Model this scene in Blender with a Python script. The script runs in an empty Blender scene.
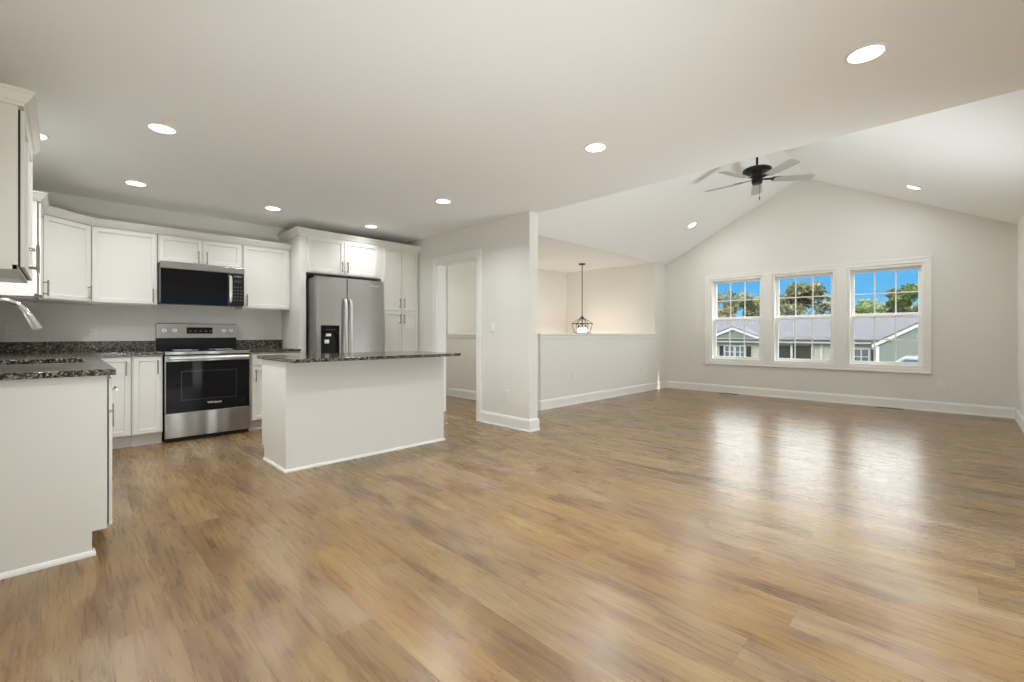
import bpy, bmesh, math, random
from mathutils import Vector, Matrix
random.seed(7)
S = bpy.context.scene
C = S.collection
PI = math.pi

# ---------------------------------------------------------------- camera, sky, sun, exposure
CAM_H = 1.082
cam_d = bpy.data.cameras.new('camera'); cam = bpy.data.objects.new('camera', cam_d); C.objects.link(cam)
cam.location = (0, 0, CAM_H); cam.rotation_euler = (PI/2, 0, -PI/4)
cam_d.sensor_width = 36; cam_d.lens = 447.5/1024*36; cam_d.shift_y = -7.1/1024; cam_d.clip_start = 0.02; cam_d.clip_end = 400
S.camera = cam
S.view_settings.view_transform = 'Standard'; S.view_settings.look = 'None'
S.view_settings.gamma = 1; S.view_settings.use_curve_mapping = False
S.view_settings.exposure = 0.60
try:
    S.cycles.use_denoising = True
    S.cycles.max_bounces = 14; S.cycles.diffuse_bounces = 10; S.cycles.sample_clamp_indirect = 6
except Exception: pass

W = bpy.data.worlds.new('sky'); S.world = W; W.use_nodes = True
nt = W.node_tree; nt.nodes.clear()
out = nt.nodes.new('ShaderNodeOutputWorld'); bg = nt.nodes.new('ShaderNodeBackground')
tc = nt.nodes.new('ShaderNodeTexCoord'); sp = nt.nodes.new('ShaderNodeSeparateXYZ'); rp = nt.nodes.new('ShaderNodeValToRGB')
nt.links.new(tc.outputs['Generated'], sp.inputs[0]); nt.links.new(sp.outputs['Z'], rp.inputs[0])
e = rp.color_ramp.elements
e[0].position = 0.0; e[0].color = (.36, .72, .95, 1)
e[1].position = 0.5; e[1].color = (.06, .30, .85, 1)
m_ = e.new(.07); m_.color = (.13, .52, .95, 1)
e[-1].position = .135; e[-1].color = (.075, .43, .90, 1)
m_ = e.new(.19); m_.color = (7.5, 7.5, 7.3, 1)
m_ = e.new(.42); m_.color = (5.0, 5.0, 4.95, 1)
m_ = e.new(.62); m_.color = (1.2, 1.25, 1.3, 1)        # bright cloud band above, unseen, added to light room and floor
nt.links.new(rp.outputs[0], bg.inputs['Color']); bg.inputs['Strength'].default_value = .68
nt.links.new(bg.outputs[0], out.inputs[0])

SUN_DIR = Vector((-.191, .638, -.746))
sd = bpy.data.lights.new('sun', 'SUN'); sun = bpy.data.objects.new('sun', sd); C.objects.link(sun)
sd.energy = 3.0; sd.angle = math.radians(.6); sd.color = (1, .96, .9)
sun.rotation_euler = SUN_DIR.to_track_quat('-Z', 'Y').to_euler(); sun.location = (9, -6, 12)

LAMP_W = 7.2            # one kitchen downlight
LAMP_W_VAULT = 6.0     # one vault downlight
LAMP_COL = (.93, .975, 1)
FILL_W = 158.0      # each added fill lamp on the floor, unseen
FILL_COL = (.86, .95, 1)

# ---------------------------------------------------------------- materials
def mat(name, col, rough=.5, metal=0., **k):
    m = bpy.data.materials.new(name); m.use_nodes = True
    b = m.node_tree.nodes['Principled BSDF']
    b.inputs['Base Color'].default_value = (*col, 1); b.inputs['Roughness'].default_value = rough
    b.inputs['Metallic'].default_value = metal
    for a, v in k.items(): b.inputs[a].default_value = v
    return m
def nodes(m): return m.node_tree.nodes, m.node_tree.links, m.node_tree.nodes['Principled BSDF']
def add_bump(m, scale, strength, dist=.002, detail=3):
    N, L, b = nodes(m)
    g = N.new('ShaderNodeNewGeometry'); n = N.new('ShaderNodeTexNoise'); u = N.new('ShaderNodeBump')
    n.inputs['Scale'].default_value = scale; n.inputs['Detail'].default_value = detail
    u.inputs['Strength'].default_value = strength; u.inputs['Distance'].default_value = dist
    L.new(g.outputs['Position'], n.inputs['Vector']); L.new(n.outputs['Fac'], u.inputs['Height']); L.new(u.outputs[0], b.inputs['Normal'])
    return m
def tint(m, scale, c1, c2, detail=3, lo=.35, hi=.65, stretch=(1, 1, 1)):
    N, L, b = nodes(m)
    g = N.new('ShaderNodeNewGeometry'); mp = N.new('ShaderNodeMapping'); n = N.new('ShaderNodeTexNoise'); r = N.new('ShaderNodeValToRGB')
    mp.inputs['Scale'].default_value = stretch
    n.inputs['Scale'].default_value = scale; n.inputs['Detail'].default_value = detail
    r.color_ramp.elements[0].position = lo; r.color_ramp.elements[0].color = (*c1, 1)
    r.color_ramp.elements[1].position = hi; r.color_ramp.elements[1].color = (*c2, 1)
    L.new(g.outputs['Position'], mp.inputs[0]); L.new(mp.outputs[0], n.inputs['Vector']); L.new(n.outputs['Fac'], r.inputs[0]); L.new(r.outputs[0], b.inputs['Base Color'])
    return m

M = {}
M['wall'] = add_bump(mat('wall_paint', (.78, .763, .715), .75), 220, .12)
M['ceil'] = add_bump(mat('ceiling_paint', (.90, .90, .89), .85), 45, .35, .004)
M['trim'] = mat('trim_paint', (.86, .855, .83), .35)
M['cab'] = mat('cabinet_paint', (.78, .765, .715), .35)
M['cab_dim'] = mat('cabinet_paint_dimmed', (.70, .687, .645), .45)  # cabinet paint darkened, weaker light on these panels put in the colour
M['toe'] = mat('toe_kick_paint', (.74, .72, .67), .5)
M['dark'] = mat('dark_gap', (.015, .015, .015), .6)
M['black'] = mat('black_metal', (.012, .0115, .011), .42, **{'Specular IOR Level': .25})
M['blackglass'] = mat('black_glass', (.006, .006, .007), .05, **{'Specular IOR Level': .22})
M['plastic'] = mat('white_plastic', (.82, .81, .77), .4)
M['nickel'] = mat('brushed_nickel', (.36, .34, .31), .32, 1.)
M['chrome'] = mat('chrome', (.78, .77, .75), .14, 1.)
M['steel'] = mat('stainless_steel', (.40, .39, .37), .3, 1.)
N, L, b = nodes(M['steel'])
g = N.new('ShaderNodeNewGeometry'); mp = N.new('ShaderNodeMapping'); n = N.new('ShaderNodeTexNoise'); r = N.new('ShaderNodeMapRange')
mp.inputs['Scale'].default_value = (6, 6, 400); n.inputs['Scale'].default_value = 1; n.inputs['Detail'].default_value = 2
r.inputs['To Min'].default_value = .24; r.inputs['To Max'].default_value = .38
L.new(g.outputs['Position'], mp.inputs[0]); L.new(mp.outputs[0], n.inputs['Vector']); L.new(n.outputs['Fac'], r.inputs['Value']); L.new(r.outputs[0], b.inputs['Roughness'])
mp2 = N.new('ShaderNodeMapping'); n2 = N.new('ShaderNodeTexNoise'); bu = N.new('ShaderNodeBump')
mp2.inputs['Scale'].default_value = (5, 5, .25); n2.inputs['Scale'].default_value = 1; n2.inputs['Detail'].default_value = 1; bu.inputs['Strength'].default_value = 1; bu.inputs['Distance'].default_value = .018
L.new(g.outputs['Position'], mp2.inputs[0]); L.new(mp2.outputs[0], n2.inputs['Vector']); L.new(n2.outputs['Fac'], bu.inputs['Height']); L.new(bu.outputs[0], b.inputs['Normal'])
M['steel_bright'] = mat('polished_steel', (.86, .85, .82), .30, .85)
M['steel_side'] = mat('grey_side_panel', (.22, .215, .205), .5, .2)
M['bronze'] = mat('dark_bronze', (.05, .042, .036), .45, .6)
M['blade'] = mat('fan_blade', (.46, .45, .42), .5)
M['register'] = mat('register_brown', (.22, .15, .10), .5, .3)
M['logo'] = mat('logo_grey', (.75, .75, .74), .4)
M['slot'] = mat('outlet_slot', (.22, .21, .2), .6)
M['vinyl'] = mat('window_vinyl', (.88, .88, .86), .35)
def emit(name, col, s):
    m = bpy.data.materials.new(name); m.use_nodes = True
    b = m.node_tree.nodes['Principled BSDF']; b.inputs['Base Color'].default_value = (.8, .8, .8, 1)
    b.inputs['Emission Color'].default_value = (*col, 1); b.inputs['Emission Strength'].default_value = s
    return m
M['lens'] = emit('downlight_lens', (1, .97, .9), 3.0)
M['bulb'] = emit('bulb_glow', (1, .86, .62), 9.0)
def glass(name, tintc=(1, 1, 1), refl=.06):
    m = bpy.data.materials.new(name); m.use_nodes = True
    N = m.node_tree.nodes; L = m.node_tree.links; N.clear()
    o = N.new('ShaderNodeOutputMaterial'); mx = N.new('ShaderNodeMixShader'); t = N.new('ShaderNodeBsdfTransparent'); gl = N.new('ShaderNodeBsdfGlossy')
    t.inputs[0].default_value = (*tintc, 1); gl.inputs['Roughness'].default_value = .02; mx.inputs[0].default_value = refl
    L.new(t.outputs[0], mx.inputs[1]); L.new(gl.outputs[0], mx.inputs[2]); L.new(mx.outputs[0], o.inputs[0])
    return m
M['glass'] = glass('window_glass', (.97, .985, .98), .04)
M['screen'] = glass('insect_screen', (.86, .87, .88), .0)
M['clear'] = glass('clear_lamp_glass', (.95, .95, .93), .07)

# granite
m = M['granite'] = mat('granite', (.1, .08, .06), .12)
N, L, b = nodes(m)
g = N.new('ShaderNodeNewGeometry'); v = N.new('ShaderNodeTexVoronoi'); r = N.new('ShaderNodeValToRGB'); n = N.new('ShaderNodeTexNoise'); mx = N.new('ShaderNodeMix'); r2 = N.new('ShaderNodeValToRGB')
v.inputs['Scale'].default_value = 125; n.inputs['Scale'].default_value = 60; n.inputs['Detail'].default_value = 4
sepc = N.new('ShaderNodeSeparateColor')
L.new(g.outputs['Position'], v.inputs['Vector']); L.new(g.outputs['Position'], n.inputs['Vector'])
L.new(v.outputs['Color'], sepc.inputs[0]); L.new(sepc.outputs[0], r.inputs[0]); r.color_ramp.interpolation = 'CONSTANT'
el = r.color_ramp.elements
el[0].position = 0; el[0].color = (.010, .009, .008, 1); el[1].position = .42; el[1].color = (.060, .049, .038, 1)
for p, c in ((.56, (.165, .135, .10)), (.80, (.31, .275, .225)), (.95, (.40, .37, .33))):
    x = el.new(p); x.color = (*c, 1)
L.new(n.outputs['Fac'], r2.inputs[0]); r2.color_ramp.elements[0].position = .42; r2.color_ramp.elements[1].position = .62
r2.color_ramp.elements[0].color = (.35, .33, .3, 1); r2.color_ramp.elements[1].color = (1.15, 1.1, 1.05, 1)
mx.data_type = 'RGBA'; mx.blend_type = 'MULTIPLY'; mx.inputs[0].default_value = .8
L.new(r.outputs[0], mx.inputs['A']); L.new(r2.outputs[0], mx.inputs['B']); L.new(mx.outputs['Result'], b.inputs['Base Color'])

# plank floor, boards along Y
m = M['floor'] = mat('plank_floor', (.4, .27, .15), .34)
N, L, b = nodes(m)
def math_(op, a, c=None, d=None):
    x = N.new('ShaderNodeMath'); x.operation = op
    for i, q in enumerate((a, c, d)):
        if q is None: continue
        if isinstance(q, (int, float)): x.inputs[i].default_value = q
        else: L.new(q, x.inputs[i])
    return x.outputs[0]
g = N.new('ShaderNodeNewGeometry'); s_ = N.new('ShaderNodeSeparateXYZ'); L.new(g.outputs['Position'], s_.inputs[0])
PW, PL = .178, 1.22
rx = math_('DIVIDE', math_('ADD', s_.outputs[0], 20.0), PW); row = math_('FLOOR', rx); fx = math_('FRACT', rx)
wn = N.new('ShaderNodeTexWhiteNoise'); wn.noise_dimensions = '1D'; L.new(row, wn.inputs['W'])
ry = math_('ADD', math_('DIVIDE', math_('ADD', s_.outputs[1], 20.0), PL), math_('MULTIPLY', wn.outputs['Value'], 7.0)); col = math_('FLOOR', ry); fy = math_('FRACT', ry)
cmb = N.new('ShaderNodeCombineXYZ'); L.new(row, cmb.inputs[0]); L.new(col, cmb.inputs[1])
wn2 = N.new('ShaderNodeTexWhiteNoise'); wn2.noise_dimensions = '2D'; L.new(cmb.outputs[0], wn2.inputs['Vector'])
pid = wn2.outputs['Value']
# per plank shifted grain coordinates
gc = N.new('ShaderNodeCombineXYZ'); L.new(math_('MULTIPLY', s_.outputs[0], 1.0), gc.inputs[0]); L.new(math_('MULTIPLY', s_.outputs[1], .055), gc.inputs[1]); L.new(math_('MULTIPLY', pid, 37.0), gc.inputs[2])
n1 = N.new('ShaderNodeTexNoise'); n1.inputs['Scale'].default_value = 48; n1.inputs['Detail'].default_value = 9; n1.inputs['Roughness'].default_value = .62; n1.inputs['Distortion'].default_value = 1.0; L.new(gc.outputs[0], n1.inputs['Vector'])
gc2 = N.new('ShaderNodeCombineXYZ'); L.new(s_.outputs[0], gc2.inputs[0]); L.new(math_('MULTIPLY', s_.outputs[1], .28), gc2.inputs[1]); L.new(math_('MULTIPLY', pid, 91.0), gc2.inputs[2])
n2 = N.new('ShaderNodeTexNoise'); n2.inputs['Scale'].default_value = 6.5; n2.inputs['Detail'].default_value = 5; n2.inputs['Distortion'].default_value = .8; L.new(gc2.outputs[0], n2.inputs['Vector'])
n3 = N.new('ShaderNodeTexNoise'); n3.inputs['Scale'].default_value = 11; n3.inputs['Detail'].default_value = 2; L.new(gc2.outputs[0], n3.inputs['Vector'])
ramp = N.new('ShaderNodeValToRGB'); el = ramp.color_ramp.elements
FL = [(0, (.060, .033, .012)), (.25, (.135, .074, .026)), (.5, (.240, .138, .050)), (.75, (.310, .190, .078)), (1, (.39, .260, .125))]
el[0].position = FL[0][0]; el[0].color = (*FL[0][1], 1); el[1].position = 1; el[1].color = (*FL[4][1], 1)
for p, c in FL[1:4]:
    x = el.new(p); x.color = (*c, 1)
tone = math_('ADD', math_('ADD', math_('MULTIPLY', n1.outputs['Fac'], .62), math_('MULTIPLY', n2.outputs['Fac'], 1.05)), math_('MULTIPLY', math_('SUBTRACT', pid, .5), .18))
tone = math_('SUBTRACT', tone, .32)
L.new(tone, ramp.inputs[0])
# greyish weathered and orange knots
knot = N.new('ShaderNodeMapRange'); knot.inputs['From Min'].default_value = .62; knot.inputs['From Max'].default_value = .76; L.new(n3.outputs['Fac'], knot.inputs['Value'])
mk = N.new('ShaderNodeMix'); mk.data_type = 'RGBA'; L.new(math_('MULTIPLY', knot.outputs[0], .65), mk.inputs[0]); L.new(ramp.outputs[0], mk.inputs['A']); mk.inputs['B'].default_value = (.12, .085, .062, 1)
wn3 = N.new('ShaderNodeTexWhiteNoise'); wn3.noise_dimensions = '3D'; L.new(cmb.outputs[0], wn3.inputs['Vector'])
hs = N.new('ShaderNodeHueSaturation'); L.new(mk.outputs['Result'], hs.inputs['Color'])
L.new(math_('ADD', math_('MULTIPLY', wn3.outputs['Value'], .20), .82), hs.inputs['Saturation'])
L.new(math_('ADD', math_('MULTIPLY', n2.outputs['Fac'], .04), .48), hs.inputs['Hue'])
# seams
ex = math_('MINIMUM', fx, math_('SUBTRACT', 1.0, fx)); ey = math_('MINIMUM', fy, math_('SUBTRACT', 1.0, fy))
seam = math_('MINIMUM', math_('DIVIDE', ex, .011), math_('DIVIDE', ey, .0022)); seam = math_('MINIMUM', seam, 1.0)
ms = N.new('ShaderNodeMix'); ms.data_type = 'RGBA'; ms.blend_type = 'MULTIPLY'; ms.inputs[0].default_value = 1
sc_ = N.new('ShaderNodeCombineColor'); sv = math_('ADD', math_('MULTIPLY', seam, .38), .62)
for i in range(3): L.new(sv, sc_.inputs[i])
L.new(hs.outputs[0], ms.inputs['A']); L.new(sc_.outputs[0], ms.inputs['B']); L.new(ms.outputs['Result'], b.inputs['Base Color'])
L.new(math_('ADD', math_('MULTIPLY', n1.outputs['Fac'], .12), .22), b.inputs['Roughness']); b.inputs['Specular IOR Level'].default_value = .62
bu = N.new('ShaderNodeBump'); bu.inputs['Strength'].default_value = .12; bu.inputs['Distance'].default_value = .002
L.new(math_('ADD', seam, math_('MULTIPLY', n1.outputs['Fac'], .5)), bu.inputs['Height']); L.new(bu.outputs[0], b.inputs['Normal'])

# outdoors
M['lawn'] = tint(mat('lawn', (.1, .2, .05), .9), .8, (.03, .05, .018), (.06, .09, .03))
M['drive'] = tint(mat('driveway', (.4, .4, .38), .9), 3, (.36, .35, .33), (.46, .45, .43))
M['shingle'] = tint(mat('roof_shingle', (.4, .38, .42), .9), 3.0, (.185, .178, .20), (.25, .24, .265), 5, .3, .7, (3, 1, 6))
M['siding'] = mat('beige_siding', (.62, .59, .49), .8)
M['board'] = mat('sage_siding', (.27, .30, .26), .8)
for k in ('siding', 'board'):
    N, L, b = nodes(M[k]); g = N.new('ShaderNodeNewGeometry'); w = N.new('ShaderNodeTexWave'); u = N.new('ShaderNodeBump')
    w.bands_direction = 'Z'; w.wave_profile = 'SAW'; w.inputs['Scale'].default_value = 1.6; u.inputs['Strength'].default_value = .5; u.inputs['Distance'].default_value = .03
    L.new(g.outputs['Position'], w.inputs['Vector']); L.new(w.outputs['Fac'], u.inputs['Height']); L.new(u.outputs[0], b.inputs['Normal'])
M['fascia'] = mat('white_fascia', (.82, .82, .80), .6)
M['gutter'] = mat('dark_gutter', (.10, .10, .11), .6)
M['pane'] = mat('house_pane', (.16, .19, .23), .12)
M['shutter'] = mat('black_shutter', (.012, .013, .017), .6)
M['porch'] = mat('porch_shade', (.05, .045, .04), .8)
M['carpaint'] = mat('car_paint', (.50, .51, .53), .25)
M['tire'] = mat('tire', (.02, .02, .02), .8)
M['trunk'] = mat('bark', (.16, .12, .085), .9)
M['leaf_a'] = tint(mat('leaf_green', (.1, .2, .04), .7), 1.3, (.035, .07, .014), (.14, .20, .05))
M['leaf_b'] = tint(mat('leaf_olive', (.2, .2, .06), .7), 1.3, (.075, .085, .028), (.27, .26, .11))
M['leaf_c'] = tint(mat('leaf_bright', (.2, .3, .05), .7), 1.3, (.08, .14, .025), (.25, .33, .08))
M['leaf_d'] = tint(mat('leaf_pale', (.3, .35, .2), .7), 1.3, (.17, .22, .14), (.32, .36, .24))

# ---------------------------------------------------------------- mesh helpers
def B(): return bmesh.new()
def box(bm, x0, x1, y0, y1, z0, z1):
    v = [bm.verts.new((x, y, z)) for z in (z0, z1) for y in (y0, y1) for x in (x0, x1)]
    F = [bm.faces.new([v[i] for i in q]) for q in ((0, 2, 3, 1), (4, 5, 7, 6), (0, 1, 5, 4), (2, 6, 7, 3), (0, 4, 6, 2), (1, 3, 7, 5))]
    return F
def ring_pts(c, ax, r, n, ph=0):
    ax = Vector(ax).normalized(); u = ax.orthogonal().normalized(); w = ax.cross(u)
    return [Vector(c) + u*(r*math.cos(2*PI*i/n+ph)) + w*(r*math.sin(2*PI*i/n+ph)) for i in range(n)]
def skin(bm, rings, cap=True):
    V = [[bm.verts.new(p) for p in R] for R in rings]
    for a, c in zip(V, V[1:]):
        n = len(a)
        for i in range(n): bm.faces.new((a[i], a[(i+1) % n], c[(i+1) % n], c[i]))
    if cap: bm.faces.new(list(reversed(V[0]))); bm.faces.new(V[-1])
def cyl(bm, p, q, r, n=12, r2=None):
    p, q = Vector(p), Vector(q); ax = q-p
    skin(bm, [ring_pts(p, ax, r, n), ring_pts(q, ax, r if r2 is None else r2, n)])
def lathe(bm, prof, c=(0, 0, 0), n=24, cap=True):
    """prof: (radius, z)"""
    skin(bm, [[Vector((c[0]+r*math.cos(2*PI*i/n), c[1]+r*math.sin(2*PI*i/n), c[2]+z)) for i in range(n)] for r, z in prof], cap)
def tube(bm, pts, r, n=10, closed=False):
    pts = [Vector(p) for p in pts]; rings = []; u = None; k = len(pts)
    for i, p in enumerate(pts):
        if closed: t = pts[(i+1) % k]-pts[i-1]
        else: t = (pts[min(i+1, k-1)]-pts[max(i-1, 0)])
        t.normalize()
        if u is None: u = t.orthogonal().normalized()
        u = (u-t*u.dot(t)).normalized(); w = t.cross(u)
        rr = r[i] if isinstance(r, (list, tuple)) else r
        rings.append([p+u*(rr*math.cos(2*PI*j/n))+w*(rr*math.sin(2*PI*j/n)) for j in range(n)])
    if closed:
        V = [[bm.verts.new(p) for p in R] for R in rings]
        for a, c in zip(V, V[1:]+V[:1]):
            for i in range(n): bm.faces.new((a[i], a[(i+1) % n], c[(i+1) % n], c[i]))
    else: skin(bm, rings)
def prism(bm, poly, lo, hi, mp):
    """extrude a 2-D polygon between lo and hi; mp(u, v, w) -> xyz"""
    a = [bm.verts.new(mp(u, v, lo)) for u, v in poly]; c = [bm.verts.new(mp(u, v, hi)) for u, v in poly]
    n = len(poly); bm.faces.new(a); bm.faces.new(list(reversed(c)))
    for i in range(n): bm.faces.new((a[i], a[(i+1) % n], c[(i+1) % n], c[i]))
XY = lambda u, v, w: (u, v, w)
XZ = lambda u, v, w: (u, w, v)
YZ = lambda u, v, w: (w, u, v)
def grid(bm, us, vs, full, lo, hi, mp, top=None):
    """slab of cells (u, v) with holes; top(u) bends the highest row"""
    cache = {}
    def V(i, j, w):
        if (i, j, w) not in cache:
            v = vs[j]
            if top and j == len(vs)-1: v = top(us[i])
            cache[(i, j, w)] = bm.verts.new(mp(us[i], v, w))
        return cache[(i, j, w)]
    nu, nv = len(us)-1, len(vs)-1
    F = lambda i, j: 0 <= i < nu and 0 <= j < nv and full((us[i]+us[i+1])/2, (vs[j]+vs[j+1])/2)
    for i in range(nu):
        for j in range(nv):
            if not F(i, j): continue
            for w in (lo, hi): bm.faces.new((V(i, j, w), V(i+1, j, w), V(i+1, j+1, w), V(i, j+1, w)))
            for di, dj, a, c in ((-1, 0, (i, j), (i, j+1)), (1, 0, (i+1, j), (i+1, j+1)), (0, -1, (i, j), (i+1, j)), (0, 1, (i, j+1), (i+1, j+1))):
                if not F(i+di, j+dj): bm.faces.new((V(*a, lo), V(*c, lo), V(*c, hi), V(*a, hi)))
def sweep(bm, path, prof, closed=False):
    """sweep a profile of (outward offset, z) along a 2-D path with mitred corners; outward = right of the path"""
    k = len(path); rings = []
    for i, p in enumerate(path):
        p = Vector(p)
        d0 = (p-Vector(path[i-1])).normalized() if (i > 0 or closed) else None
        d1 = (Vector(path[(i+1) % k])-p).normalized() if (i < k-1 or closed) else None
        nn = [Vector((d.y, -d.x)) for d in (d0, d1) if d is not None]
        if len(nn) == 2: m = (nn[0]+nn[1]); m = m/(m.dot(nn[0]))
        else: m = nn[0]
        rings.append([Vector((p.x+m.x*o, p.y+m.y*o, z)) for o, z in prof])
    V = [[bm.verts.new(q) for q in R] for R in rings]; n = len(prof)
    for a, c in zip(V, V[1:]+(V[:1] if closed else [])):
        for i in range(n): bm.faces.new((a[i], a[(i+1) % n], c[(i+1) % n], c[i]))
    if not closed: bm.faces.new(V[0]); bm.faces.new(list(reversed(V[-1])))

def obj(name, bm, m, parent=None, bevel=0, smooth=False, loc=None):
    bmesh.ops.recalc_face_normals(bm, faces=bm.faces[:])
    me = bpy.data.meshes.new(name); bm.to_mesh(me); bm.free()
    ms_ = m if isinstance(m, (list, tuple)) else [m]
    for q in ms_: me.materials.append(q)
    o = bpy.data.objects.new(name, me); C.objects.link(o)
    if parent: o.parent = parent
    if loc: o.location = loc
    if smooth:
        for p in me.polygons: p.use_smooth = True
        me.set_sharp_from_angle(angle=math.radians(35))
    if bevel:
        bv = o.modifiers.new('bevel', 'BEVEL'); bv.width = bevel; bv.segments = 2; bv.limit_method = 'ANGLE'; bv.angle_limit = math.radians(40)
    return o
def tag(o, label, cat, group=None):
    o['label'] = label; o['category'] = cat
    if group: o['group'] = group
    return o
def thing(name, label, cat, loc=(0, 0, 0), rz=0, group=None):
    o = bpy.data.objects.new(name, None); C.objects.link(o); o.location = loc; o.rotation_euler = (0, 0, rz); o.empty_display_size = .1
    return tag(o, label, cat, group)
def struct(name, bm, m, parent=None, bevel=0):
    o = obj(name, bm, m, parent, bevel)
    if parent is None: o['kind'] = 'structure'
    return o
def text_mesh(name, s, size, mtl, parent, mx, extrude=.0006):
    cu = bpy.data.curves.new(name, 'FONT'); cu.body = s; cu.size = size; cu.extrude = extrude; cu.align_x = 'CENTER'; cu.align_y = 'CENTER'
    t = bpy.data.objects.new(name+'_curve', cu); C.objects.link(t)
    dg = bpy.context.evaluated_depsgraph_get(); me = bpy.data.meshes.new_from_object(t.evaluated_get(dg))
    bpy.data.objects.remove(t); bpy.data.curves.remove(cu)
    me.transform(mx); me.materials.clear(); me.materials.append(mtl)
    o = bpy.data.objects.new(name, me); C.objects.link(o); o.parent = parent
    return o

# ---------------------------------------------------------------- measures
XL, YR, XW, YH, XD, XE, KB, YE = -.46, -.516, 8.583, 4.197, 3.629, 3.764, 6.16, 3.356
ZC, ZV, ZP, P0, P1 = 2.44, 2.476, 3.587, 1.703, 1.95       # kitchen ceiling, vault eave, ridge
XO, XH, YB, YHB = 8.132, 4.77, 6.36, 6.55                   # end of the half-wall opening, hall half wall, stairwell back, hall back
def vault(y):
    if y < P0: return ZV+(ZP-ZV)*(y-YR)/(P0-YR)
    if y < P1: return ZP
    if y < YH: return ZP-(ZP-ZV)*(y-P1)/(YH-P1)
    return ZV

# ---------------------------------------------------------------- room shell
bm = B(); grid(bm, [XL-.2, XH+.12, XW+.18], [YR-.2, YH+.12, YHB+.2], lambda x, y: x < XH+.1 or y < YH, -.12, 0, XY); struct('floor', bm, M['floor'])
bm = B(); box(bm, XL-.2, XE, YR-.2, KB+.15, ZC, ZC+.14); struct('ceiling', bm, M['ceil'])
prof = [(y, vault(y)) for y in (YR, P0, P1, YH)]
prof = [(YR-.2, ZV-.1)]+prof+[(YHB+.2, ZV)]
poly = prof+[(y, z+.15) for y, z in reversed(prof)]
bm = B(); prism(bm, poly, XE-.005, XW+.02, YZ); struct('ceiling', bm, M['ceil'])
# wall above the kitchen ceiling edge (faces the vault)
bm = B(); prism(bm, [(YR, ZC+.005), (YHB, ZC+.005), (YHB, ZV+.1), (YH, vault(YH)+.1), (P1, ZP+.1), (P0, ZP+.1), (YR, ZV+.1)], XE-.12, XE-.003, YZ); struct('wall_header', bm, M['wall'])
# left (sink) wall, back (range) wall
KW0, KW1, KZ0, KZ1 = 3.93, 4.95, 1.12, 2.05
bm = B(); grid(bm, [YR-.15, KW0, KW1, KB+.15], [0, KZ0, KZ1, ZC+.1], lambda y, z: not (KW0 < y < KW1 and KZ0 < z < KZ1), XL-.15, XL, YZ); struct('wall_left', bm, M['wall'])
bm = B(); box(bm, XL, XE-.01, KB, KB+.15, 0, ZC+.1); struct('wall_back', bm, M['wall'])
# right wall with a patio door
DX0, DX1, DZ = 1.30, 3.10, 2.03
bm = B(); grid(bm, [XL, DX0, DX1, XE, XW+.15], [0, DZ, ZC+.1], lambda x, z: not (DX0 < x < DX1 and z < DZ), YR-.15, YR, XZ); struct('wall_right', bm, M['wall'])
# window gable wall
WIN = [(3.308, 2.418), (2.270, 1.380), (1.232, .344)]; WZ0, WZ1 = .592, 2.092
ys = sorted([YR-.15, P0, P1, YH, YH+.3]+[y for w in WIN for y in w])
bm = B(); grid(bm, ys, [0, WZ0, WZ1, 2.3], lambda y, z: not (WZ0 < z < WZ1 and any(b < y < a for a, b in WIN)), XW, XW+.15, YZ, top=lambda y: vault(max(y, YR))+.05); struct('wall_far', bm, M['wall'])
# doorway wall
OY0, OY1, OZ = 4.238, 5.088, 2.045
bm = B(); grid(bm, [YE, OY0, OY1, YHB+.15], [0, OZ, ZC+.02], lambda y, z: not (OY0 < y < OY1 and z < OZ), XD, XE, YZ); struct('wall_middle', bm, M['wall'])
# stair half wall with full-height end, and the half wall along the hall
bm = B(); grid(bm, [XH, XO, XW+.02], [0, 1.065, ZV+.03], lambda x, z: z < 1.06 or x > XO, YH, YH+.12, XZ); struct('wall_stair', bm, M['wall'])
bm = B(); box(bm, XH, XH+.12, YH+.12, YB, 0, 1.065); struct('wall_hall', bm, M['wall'])
bm = B(); box(bm, XH, XW+.15, YB, YB+.3, -1.5, ZV+.03); struct('wall_stair_back', bm, M['wall'])
bm = B(); box(bm, XE, XH, YHB, YHB+.12, 0, ZV+.03); struct('wall_hall_end', bm, M['wall'])
bm = B(); box(bm, XO, XW+.14, YH+.12, YB, -1.5, ZV+.03); struct('wall_stair_right', bm, M['wall'])
bm = B(); box(bm, XH, XW+.1, YH+.12, YB, -1.5, -1.4); struct('floor', bm, M['floor'])
bm = B(); box(bm, XH, XH+.12, YH+.12, YB, -1.4, -.12); struct('wall_stair_left', bm, M['wall'])
bm = B(); box(bm, XH+.12, XO, YH, YH+.12, -1.4, -.12); struct('wall_stair_front', bm, M['wall'])

# ---------------------------------------------------------------- trim
BP = [(0, 0), (.02, 0), (.02, .012), (.014, .02), (.014, .115), (.009, .124), (.009, .132), (0, .14)]
def baseboard(side, path):
    bm = B(); sweep(bm, path, BP); return struct('baseboard_'+side, bm, M['trim'])
baseboard('far', [(XW, YH), (XW, YR)])
baseboard('right', [(XW-.015, YR), (DX1+.1, YR)])
baseboard('right', [(DX0-.1, YR), (XL, YR), (XL, 2.9)])
baseboard('stair', [(XH, YB), (XH, YH), (XW-.015, YH)])
baseboard('middle', [(XD, OY0-.087), (XD, YE), (XE, YE), (XE, OY0-.087)])
baseboard('hall', [(XE, YHB), (XH, YHB)])
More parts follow.
